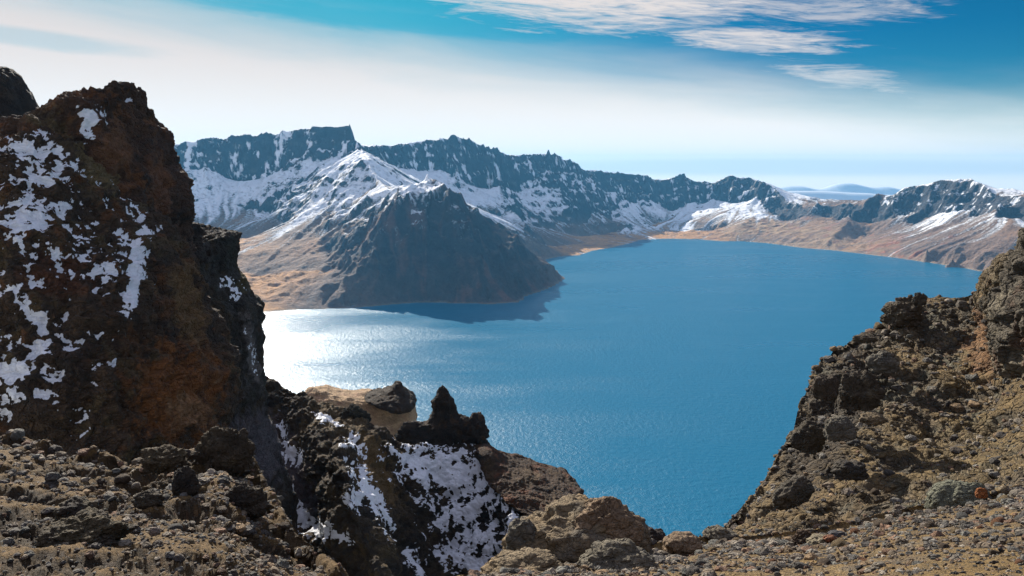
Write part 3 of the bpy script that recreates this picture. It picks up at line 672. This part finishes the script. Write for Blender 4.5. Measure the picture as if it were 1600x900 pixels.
# right hillside
S0 = [(1128,842,17),(1165,800,18.5),(1203,757,20),(1232,695,22),(1260,628,24),(1290,572,26),(1338,532,28),(1376,512,29),(1396,482,29.5),(1440,470,30),(1500,474,29),(1556,456,27),(1610,410,24),(1700,350,22),(1800,300,21)]
S1 = [(1160,848,15),(1200,822,16),(1240,792,17.5),(1278,752,19),(1310,702,20.5),(1340,652,22),(1388,612,23.5),(1430,590,24.5),(1460,570,25),(1495,560,25.5),(1535,552,25),(1580,540,24),(1640,500,22),(1740,450,20),(1850,400,19)]
S2 = [(1180,852,13),(1225,842,13.5),(1270,826,14.5),(1320,802,15.5),(1360,772,16.5),(1400,742,18),(1450,712,19),(1490,692,20),(1520,677,20.5),(1550,667,20.5),(1590,655,20),(1640,640,19),(1700,620,18),(1800,600,17),(1900,590,16)]
S3 = [(1190,880,10.5),(1240,872,10.8),(1300,862,11),(1360,850,11.2),(1410,838,11.4),(1460,825,11.6),(1510,815,12),(1560,805,12),(1600,798,12),(1640,790,12),(1690,785,11.5),(1740,780,11),(1800,775,10.5),(1900,765,10),(2000,760,9)]
rows = [[P(*q) + np.array([1.5, 7, -12]) for q in S0], [P(*q) + np.array([.3, 1.5, -1.3]) for q in S0]] + [[P(*q) for q in S] for S in (S0, S1, S2, S3)]
G = sheet_grid(rows, int(620 * Q), int(820 * Q))
o, RIGHT = finish('ground', G, False, [('fbm', 5.0, .7), ('facet', 2.2, .40), ('ridge', 1.6, .30), ('facet', .7, .25), ('facet', .28, .15), ('facet', .12, .06), ('stone', .20, .07)],
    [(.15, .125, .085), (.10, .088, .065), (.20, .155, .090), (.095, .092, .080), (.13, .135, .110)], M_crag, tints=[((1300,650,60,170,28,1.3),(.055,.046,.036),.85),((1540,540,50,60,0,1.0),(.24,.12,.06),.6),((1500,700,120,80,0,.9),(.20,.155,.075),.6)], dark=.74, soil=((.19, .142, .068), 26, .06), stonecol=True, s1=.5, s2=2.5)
tag(o, 'olive brown stony hillside rising to the right', kind='structure')
o, _ = closed_body('rock_outcrop', [(352,1640,1780,23,1.2),(365,1622,1800,23,1.6),(390,1606,1810,23,1.9),(425,1590,1810,23,2.1),(455,1578,1810,22.8,2.2),(490,1572,1810,22.6,2.3),(530,1574,1810,22.4,2.4),(570,1582,1800,22.2,2.3),(610,1600,1800,22,2.1),(650,1640,1780,22,1.8)],
    340, 320, [('facet', 1.5, .45), ('facet', .55, .30), ('facet', .22, .13), ('ridge', .8, .15)], [(.13, .12, .10), (.075, .07, .06), (.26, .245, .20), (.12, .065, .042)])
tag(o, 'grey green rock outcrop at the right edge of the photo', 'rock outcrop')

# near gravel mound
gG = [(640,1040,4.4),(700,960,5.6),(760,908,7.4),(800,884,9),(860,876,10),(940,870,10.5),(1000,864,11),(1060,862,11.5),(1120,852,12),(1190,850,12),(1260,842,12),(1340,826,12.3),(1420,808,12.6),(1500,793,12.8),(1580,778,12.8),(1660,768,12.5),(1760,758,12),(1900,750,11)]
rows = [[P(*q) + np.array([0, 4, -7]) for q in gG], [P(*q) + np.array([0, .8, -.7]) for q in gG]]
for s in (0, .12, .28, .48, .72, 1.0, 1.4):
    rows.append([P(a, b + (1010 - b) * s, 1 / (1 / D + (1 / 2.35 - 1 / D) * s)) if b < 1000 else P(a, b + 150 * s, D * (1 - .3 * s)) for a, b, D in gG])
rows.append([q + np.array([0, -6, .3]) for q in rows[-1]])
G = sheet_grid(rows, int(620 * Q), int(900 * Q))
o, GRAV = finish('ground', G, False, [('fbm', 1.6, .14), ('facet', .8, .10), ('stone', .30, .15), ('stone', .12, .075), ('stone', .05, .035), ('stone', .024, .016)],
    [(.20, .150, .075), (.13, .100, .060), (.26, .185, .085), (.14, .12, .095)], M_near, soil=((.20, .142, .058), 22, .012), stonecol=True, s1=1.4, s2=6.0, dark=.95)
tag(o, 'gravelly ochre ground in the right foreground', kind='structure')

# the hidden crater wall under everything, down to the water
u = np.linspace(-1, 1, 160); rr = np.geomspace(6, 1100, 150)
Gw = np.zeros((150, 160, 3))
for i, r_ in enumerate(rr):
    a = u * R(75); Gw[i, :, 0] = np.sin(a) * r_; Gw[i, :, 1] = np.cos(a) * r_; Gw[i, :, 2] = EYE - 3.5 - .82 * r_
Gw[:, :, 2] += (ridged(Gw.reshape(-1, 3) / 90, 5).reshape(150, 160) - .9) * np.minimum(rr, 120)[:, None] * .22
Gw[:, :, 2] = np.maximum(Gw[:, :, 2], -40)
wv = Gw.reshape(-1, 3)
o = mesh_np('terrain', wv, grid_quads(150, 160)[:, ::-1], M_crag, cols=palette(wv, BR, .02, .1), snow=np.zeros(len(wv)))
tag(o, 'steep inner crater wall below the viewpoint', kind='structure')

# ------------------------------------------------------------------ boulders
import bmesh
def ico(sub):
    bm = bmesh.new(); bmesh.ops.create_icosphere(bm, subdivisions=sub, radius=1.0)
    v = np.array([x.co[:] for x in bm.verts], np.float32); f = np.array([[x.index for x in y.verts] for y in bm.faces]); bm.free(); return v, f
ICO = {k: ico(k) for k in (2, 3, 4, 5, 6)}
def rock_mesh(name, sub, seed, size, cols, squash=(1, 1, 1), k=.5, mat=None, fine=.10, sq=.0, rot=0.0, s1=.9, s2=3.0, flatb=-.5):
    v, f = ICO[sub]; v = v.copy(); n = v.copy()
    q = v * 1.15 + seed * 7.13
    r = 1 + k * (facet(q * .95) - .1) + k * .45 * facet(q * 2.6) + fine * facet(q * 6.5) + fine * .5 * (facet(q * 14) if sub > 4 else 0)
    v = v * r[:, None]; v = np.sign(v) * np.abs(v) ** (1 - sq); v[:, 2] = np.maximum(v[:, 2], flatb + .1 * v[:, 0]); v = v * np.array(squash)
    c_, s_ = math.cos(rot), math.sin(rot); x = v[:, 0] * c_ + v[:, 2] * s_; z = -v[:, 0] * s_ + v[:, 2] * c_; v[:, 0] = x; v[:, 2] = z
    v = v * size
    return mesh_np(name, v, f, mat or M_stone, cols=palette(v + seed * 3.1, cols, s1 / max(size, .2), s2 / max(size, .2)) * .72, snow=np.zeros(len(v)))
def boulder(name, px, py, D, wpx, hpx, seed, cols, label, cat='boulder', sub=5, depth=.8, k=.45, rot=0.0, fine=.10, **kw):
    """centre pixel, distance, width and height in pixels of the photograph"""
    c0 = P(px, py, D); s = D / F * 1.02
    o = rock_mesh(name, sub, seed, 1.0, cols, (wpx * s * .5, wpx * s * .5 * depth, hpx * s * .5), k, rot=rot, fine=fine, **kw)
    o.location = c0; tag(o, label, cat); return o
TAN = [(.30, .225, .135), (.23, .175, .110), (.36, .25, .13), (.20, .17, .13)]
GRY = [(.22, .195, .150), (.16, .145, .115), (.28, .24, .17)]
PINK = [(.36, .25, .155), (.30, .20, .12), (.42, .31, .20)]
boulder('boulder', 905, 858, 9.2, 215, 150, 3, TAN, 'large tan faceted boulder at the bottom beside the snow face', sub=6, k=.42, flatb=-.8)
boulder('boulder', 945, 838, 9.0, 110, 110, 12, PINK, 'pinkish rounded boulder top leaning on the big tan boulder', sub=6, k=.4, flatb=-.8)
boulder('rock_slab', 822, 852, 9.0, 62, 80, 5, GRY, 'grey pointed slab on the left of the big tan boulder', 'rock slab', rot=-.35, k=.6)
boulder('boulder', 960, 888, 7.4, 110, 70, 8, GRY, 'brownish grey boulder below the big tan boulder', sub=6, k=.5)
boulder('boulder', 820, 893, 7.2, 130, 50, 21, TAN, 'low broken boulder at the bottom edge under the grey slab', sub=6, k=.55)
boulder('rock', 990, 838, 13.5, 60, 52, 9, RED, 'dark red jagged rock between the tan boulder and the lake', 'rock', k=.6)
boulder('rock', 1018, 846, 13.2, 50, 40, 14, RED, 'smaller dark rust rock just left of the round pinkish boulder', 'rock', k=.6)
boulder('boulder', 1066, 852, 9.6, 62, 40, 4, PINK, 'rounded pinkish tan boulder on the rim of the gravel', k=.3, fine=.06)
boulder('rock', 1128, 838, 12.4, 52, 26, 6, GRY, 'grey pointed rock where the hillside meets the lake', 'rock', k=.6, rot=.3)
boulder('rock', 1256, 845, 9.8, 34, 30, 7, [(.16,.10,.06),(.10,.07,.05),(.24,.15,.08)], 'brown hollow rock beside a pale flat stone', 'rock', k=.6)
boulder('flat_stone', 1282, 845, 9.5, 42, 17, 11, [(.42,.35,.22),(.36,.30,.20),(.46,.40,.28)], 'pale yellow flat stone lying beside the brown hollow rock', 'stone', k=.5, rot=-.2)
boulder('stone', 1298, 842, 9.4, 22, 12, 13, [(.32,.13,.07),(.28,.10,.06),(.40,.2,.1)], 'brick red stone touching the pale flat stone', 'stone', k=.5, sub=4)
boulder('stone', 1307, 834, 9.9, 26, 9, 15, [(.12,.12,.13),(.09,.09,.10),(.18,.17,.17)], 'dark slate stone behind the brick red stone', 'stone', k=.5, sub=4)
boulder('boulder', 1492, 782, 12.6, 88, 60, 16, [(.24,.24,.17),(.19,.20,.15),(.28,.27,.20)], 'mossy grey green boulder half buried at the foot of the hillside', k=.4, rot=-.3, sub=6)
boulder('rock', 1463, 772, 13.0, 28, 22, 18, GRY, 'grey rock left of the mossy grey green boulder', 'rock')
boulder('stone', 1533, 772, 10.5, 18, 20, 19, [(.45,.16,.05),(.35,.12,.05),(.5,.25,.08)], 'orange rusty stone right of the mossy boulder', 'stone', sub=4)
boulder('stone', 1595, 792, 9.8, 20, 14, 20, [(.45,.10,.05),(.35,.09,.05),(.5,.2,.08)], 'bright red stone at the right edge of the gravel', 'stone', sub=4)
boulder('stone', 1445, 871, 6.0, 44, 24, 23, [(.20,.13,.10),(.15,.10,.08),(.26,.18,.12)], 'dark purplish brown stone on the gravel near the bottom', 'stone')
boulder('stone', 1556, 850, 7.0, 28, 14, 24, [(.42,.38,.28),(.36,.32,.24),(.46,.42,.32)], 'pale cream flat stone on the right gravel', 'stone', sub=4)
# hillside rocks at the right
boulder('rock_pinnacle', 1410, 494, 28.5, 54, 44, 31, [(.14,.11,.075),(.09,.075,.055),(.22,.18,.12)], 'dark rock knob on the skyline of the right hillside', 'rock', sub=6, k=.6, fine=.16)
boulder('rock', 1436, 470, 28.2, 20, 26, 32, [(.12,.10,.07),(.08,.07,.055),(.16,.13,.09)], 'small upright rock on the skyline knob', 'rock', k=.6)
boulder('rock', 1352, 530, 27.0, 34, 15, 33, [(.18,.14,.09),(.12,.10,.07),(.22,.18,.12)], 'flat rock jutting left over the lake from the hillside', 'rock', k=.5)
boulder('boulder', 1345, 618, 20.0, 62, 72, 34, [(.12,.095,.065),(.08,.066,.05),(.20,.16,.10)], 'large dark overhanging boulder on the steep hillside edge', sub=6, k=.6, fine=.15)
boulder('boulder', 1312, 672, 19.0, 48, 44, 35, GRY, 'grey boulder under the dark overhanging boulder', k=.5)
boulder('boulder', 1365, 655, 19.0, 38, 20, 38, TAN, 'tan flat boulder right of the dark overhanging boulder', k=.5)
boulder('boulder', 1290, 610, 21.6, 40, 46, 36, [(.13,.10,.07),(.09,.075,.055),(.18,.14,.09)], 'jagged brown boulder on the lakeside edge of the hillside', k=.6)
boulder('boulder', 1262, 690, 19.8, 44, 60, 37, [(.12,.10,.07),(.08,.07,.055),(.17,.14,.10)], 'upright dark boulder on the lower lakeside edge', k=.6, rot=.3)
boulder('boulder', 1380, 570, 24.5, 44, 34, 39, GRY, 'grey block below the flat jutting rock', k=.55)
boulder('rock', 1330, 735, 15.6, 54, 34, 40, [(.10,.085,.065),(.07,.06,.05),(.15,.12,.09)], 'dark fractured rock low on the steep hillside', 'rock', k=.6)
boulder('rock', 1240, 770, 16.2, 60, 44, 41, [(.13,.11,.08),(.09,.08,.06),(.18,.15,.11)], 'slanting dark rock above the hollow rock', 'rock', k=.6, rot=-.6)
# lower left rocks
boulder('rock_pinnacle', 352, 712, 17.0, 84, 84, 51, [(.11,.085,.055),(.07,.056,.042),(.19,.145,.08)], 'craggy brown rock knoll at the right end of the ochre slope', 'rock', sub=6, k=.6, fine=.18)
boulder('boulder', 290, 762, 14.0, 40, 66, 52, [(.06,.05,.042),(.045,.04,.036),(.09,.07,.05)], 'upright black boulder left of the brown knoll', sub=5, k=.4)
boulder('boulder', 255, 722, 16.5, 66, 44, 53, [(.15,.115,.07),(.10,.08,.055),(.20,.155,.085)], 'low brown boulder in front of the shaded buttress', sub=6, k=.55, fine=.15)
boulder('boulder', 385, 790, 14.0, 64, 58, 54, [(.09,.072,.052),(.06,.05,.04),(.16,.125,.075)], 'dark brown boulder below the knoll above the gully', sub=6, k=.6, fine=.16)
boulder('boulder', 232, 782, 12.8, 46, 30, 55, [(.10,.08,.055),(.07,.056,.042),(.15,.12,.07)], 'squat dark boulder on the ochre slope', k=.6)
boulder('boulder', 130, 835, 9.4, 120, 60, 56, [(.085,.066,.045),(.06,.048,.036),(.16,.125,.07)], 'wide dark ledge rock in the lower left corner', sub=6, k=.65, fine=.18)
boulder('boulder', 120, 800, 10.6, 60, 40, 57, [(.09,.07,.05),(.06,.05,.04),(.15,.12,.07)], 'dark block above the wide ledge rock', k=.6)
boulder('stone', 82, 745, 14.5, 24, 14, 58, [(.16,.15,.13),(.11,.10,.09),(.2,.18,.15)], 'grey stone lying alone on the ochre slope at the left', 'stone', sub=4)
boulder('stone', 242, 832, 9.6, 17, 16, 59, [(.40,.30,.24),(.34,.24,.19),(.46,.38,.32)], 'pale pinkish stone on the lower left slope', 'stone', sub=4)

boulder('rock', 738, 674, 94.5, 46, 46, 71, [(.055,.04,.032),(.035,.03,.028),(.13,.07,.035)], 'jagged dark block right beside the rock spire', 'rock', sub=6, k=.7, fine=.2)
boulder('rock', 652, 684, 95.0, 62, 44, 72, [(.05,.04,.034),(.035,.03,.028),(.09,.06,.035)], 'dark jagged rock at the left foot of the rock spire', 'rock', sub=6, k=.7, fine=.2)
boulder('rock', 425, 640, 96.0, 44, 50, 73, [(.05,.042,.036),(.035,.032,.03),(.10,.08,.05)], 'dark broken rock at the foot of the shaded crag', 'rock', sub=6, k=.7, fine=.2)
boulder('rock', 552, 655, 93.0, 44, 40, 74, [(.06,.052,.038),(.04,.036,.03),(.11,.09,.05)], 'mossy dark rock on the gully crest in front of the pale outcrop', 'rock', sub=6, k=.6, fine=.2)
# ------------------------------------------------------------------ scattered stones, one object each, and the gravel between them
SC_COLS = {'ochre': [(.34,.24,.12),(.26,.18,.10),(.42,.30,.16)], 'grey': [(.20,.19,.17),(.15,.14,.13),(.26,.25,.22)], 'brown': [(.17,.12,.08),(.12,.09,.06),(.22,.16,.10)], 'rust': [(.36,.16,.07),(.28,.12,.06),(.42,.22,.10)]}
protos = {}
for cn, cc in SC_COLS.items():
    protos[cn] = []
    for k_ in range(3):
        o = rock_mesh('stone', 3, 60 + k_ * 3 + len(protos) * 11, 1.0, cc, (1, .85, .65), .45, s1=1.2, s2=3); protos[cn].append(o); COL.objects.unlink(o)
def scatter(G, n, pxr, cnames, where, group, pref=None, seed=1):
    r = np.random.RandomState(seed); N = normals(G); nv, nu = G.shape[:2]; ux, uy = project(G); got = 0; tries = 0; taken = []
    while got < n and tries < n * 60:
        tries += 1; i, j = r.randint(4, nv - 4), r.randint(4, nu - 4); x, y = ux[i, j], uy[i, j]
        if not (5 < x < 1595 and 300 < y < 893): continue
        if N[i, j, 1] > .25 or (pref and not pref(x, y)): continue
        p = G[i, j]; D = p[1]; wpx = r.uniform(*pxr) * (1 + .8 * r.rand() ** 3)
        if any((x - a) ** 2 + (y - b) ** 2 < (.6 * (wpx + c_)) ** 2 for a, b, c_ in taken): continue
        taken.append((x, y, wpx)); s = wpx * D / F / 2
        cn = cnames[r.randint(len(cnames))]; src = protos[cn][r.randint(3)]
        o = src.copy(); COL.objects.link(o); o.name = 'stone'; o.location = (p[0], p[1], p[2] + s * .12)
        o.scale = (s * r.uniform(.8, 1.25), s * r.uniform(.8, 1.2), s * r.uniform(.75, 1.2)); o.rotation_euler = (r.uniform(-.4, .4), r.uniform(-.4, .4), r.uniform(0, 6.28))
        o['label'] = 'small %s stone lying %s' % (cn, where); o['category'] = 'stone'; o['group'] = group % cn; got += 1
scatter(GRAV, 130, (11, 21), ['ochre', 'ochre', 'grey', 'brown', 'rust'], 'among the gravel in the right foreground', '%s stones on the foreground gravel', lambda x, y: x > 1000 or y > 870, 2)
scatter(RIGHT, 70, (8, 15), ['grey', 'brown', 'ochre'], 'on the olive hillside at the right', '%s stones on the right hillside', None, 3)
scatter(LEFT, 60, (9, 17), ['brown', 'grey', 'ochre'], 'on the ochre slope at the lower left', '%s stones on the lower left slope', None, 4)
def gravel(name, srcs, label):
    r = np.random.RandomState(11); v0, f0 = ICO[2]; VV = []; FF = []; CC = []; off = 0
    shapes = []
    for k_ in range(6):
        q = v0 * (1 + .9 * facet(v0 * 1.1 + k_ * 5.7))[:, None]; shapes.append(q * np.array((1, .85, .7)))
    for G, n, pxr in srcs:
        N = normals(G); nv, nu = G.shape[:2]; ux, uy = project(G)
        I = r.randint(3, nv - 3, n * 3); J = r.randint(3, nu - 3, n * 3)
        ok = (ux[I, J] > -60) & (ux[I, J] < 1660) & (uy[I, J] < 960) & (N[I, J, 1] < .3); I, J = I[ok][:n], J[ok][:n]
        for i, j in zip(I, J):
            p = G[i, j]; s = r.uniform(*pxr) * (1 + 2.4 * r.rand() ** 6) * p[1] / F / 2
            a = r.uniform(0, 6.28); c_, s_ = math.cos(a), math.sin(a); q = shapes[r.randint(6)] * s * r.uniform(.7, 1.3, 3)
            x = q[:, 0] * c_ - q[:, 1] * s_; y = q[:, 0] * s_ + q[:, 1] * c_
            VV.append(np.stack([x + p[0], y + p[1], q[:, 2] + p[2] + s * .1], 1)); FF.append(f0 + off); off += len(v0)
            CC.append(np.tile(stone_cols[r.randint(len(stone_cols))] * r.uniform(.45, 1.0), (len(v0), 1)))
    V_ = np.concatenate(VV); o = mesh_np(name, V_, np.concatenate(FF), M_stone, cols=np.concatenate(CC), snow=np.zeros(len(V_)), smooth_=False); tag(o, label, kind='stuff'); return o
gravel('gravel', [(GRAV, 11000, (2.5, 8)), (RIGHT, 3500, (3, 7)), (LEFT, 9000, (2.5, 7))], 'loose gravel and pebbles covering the foreground slopes')
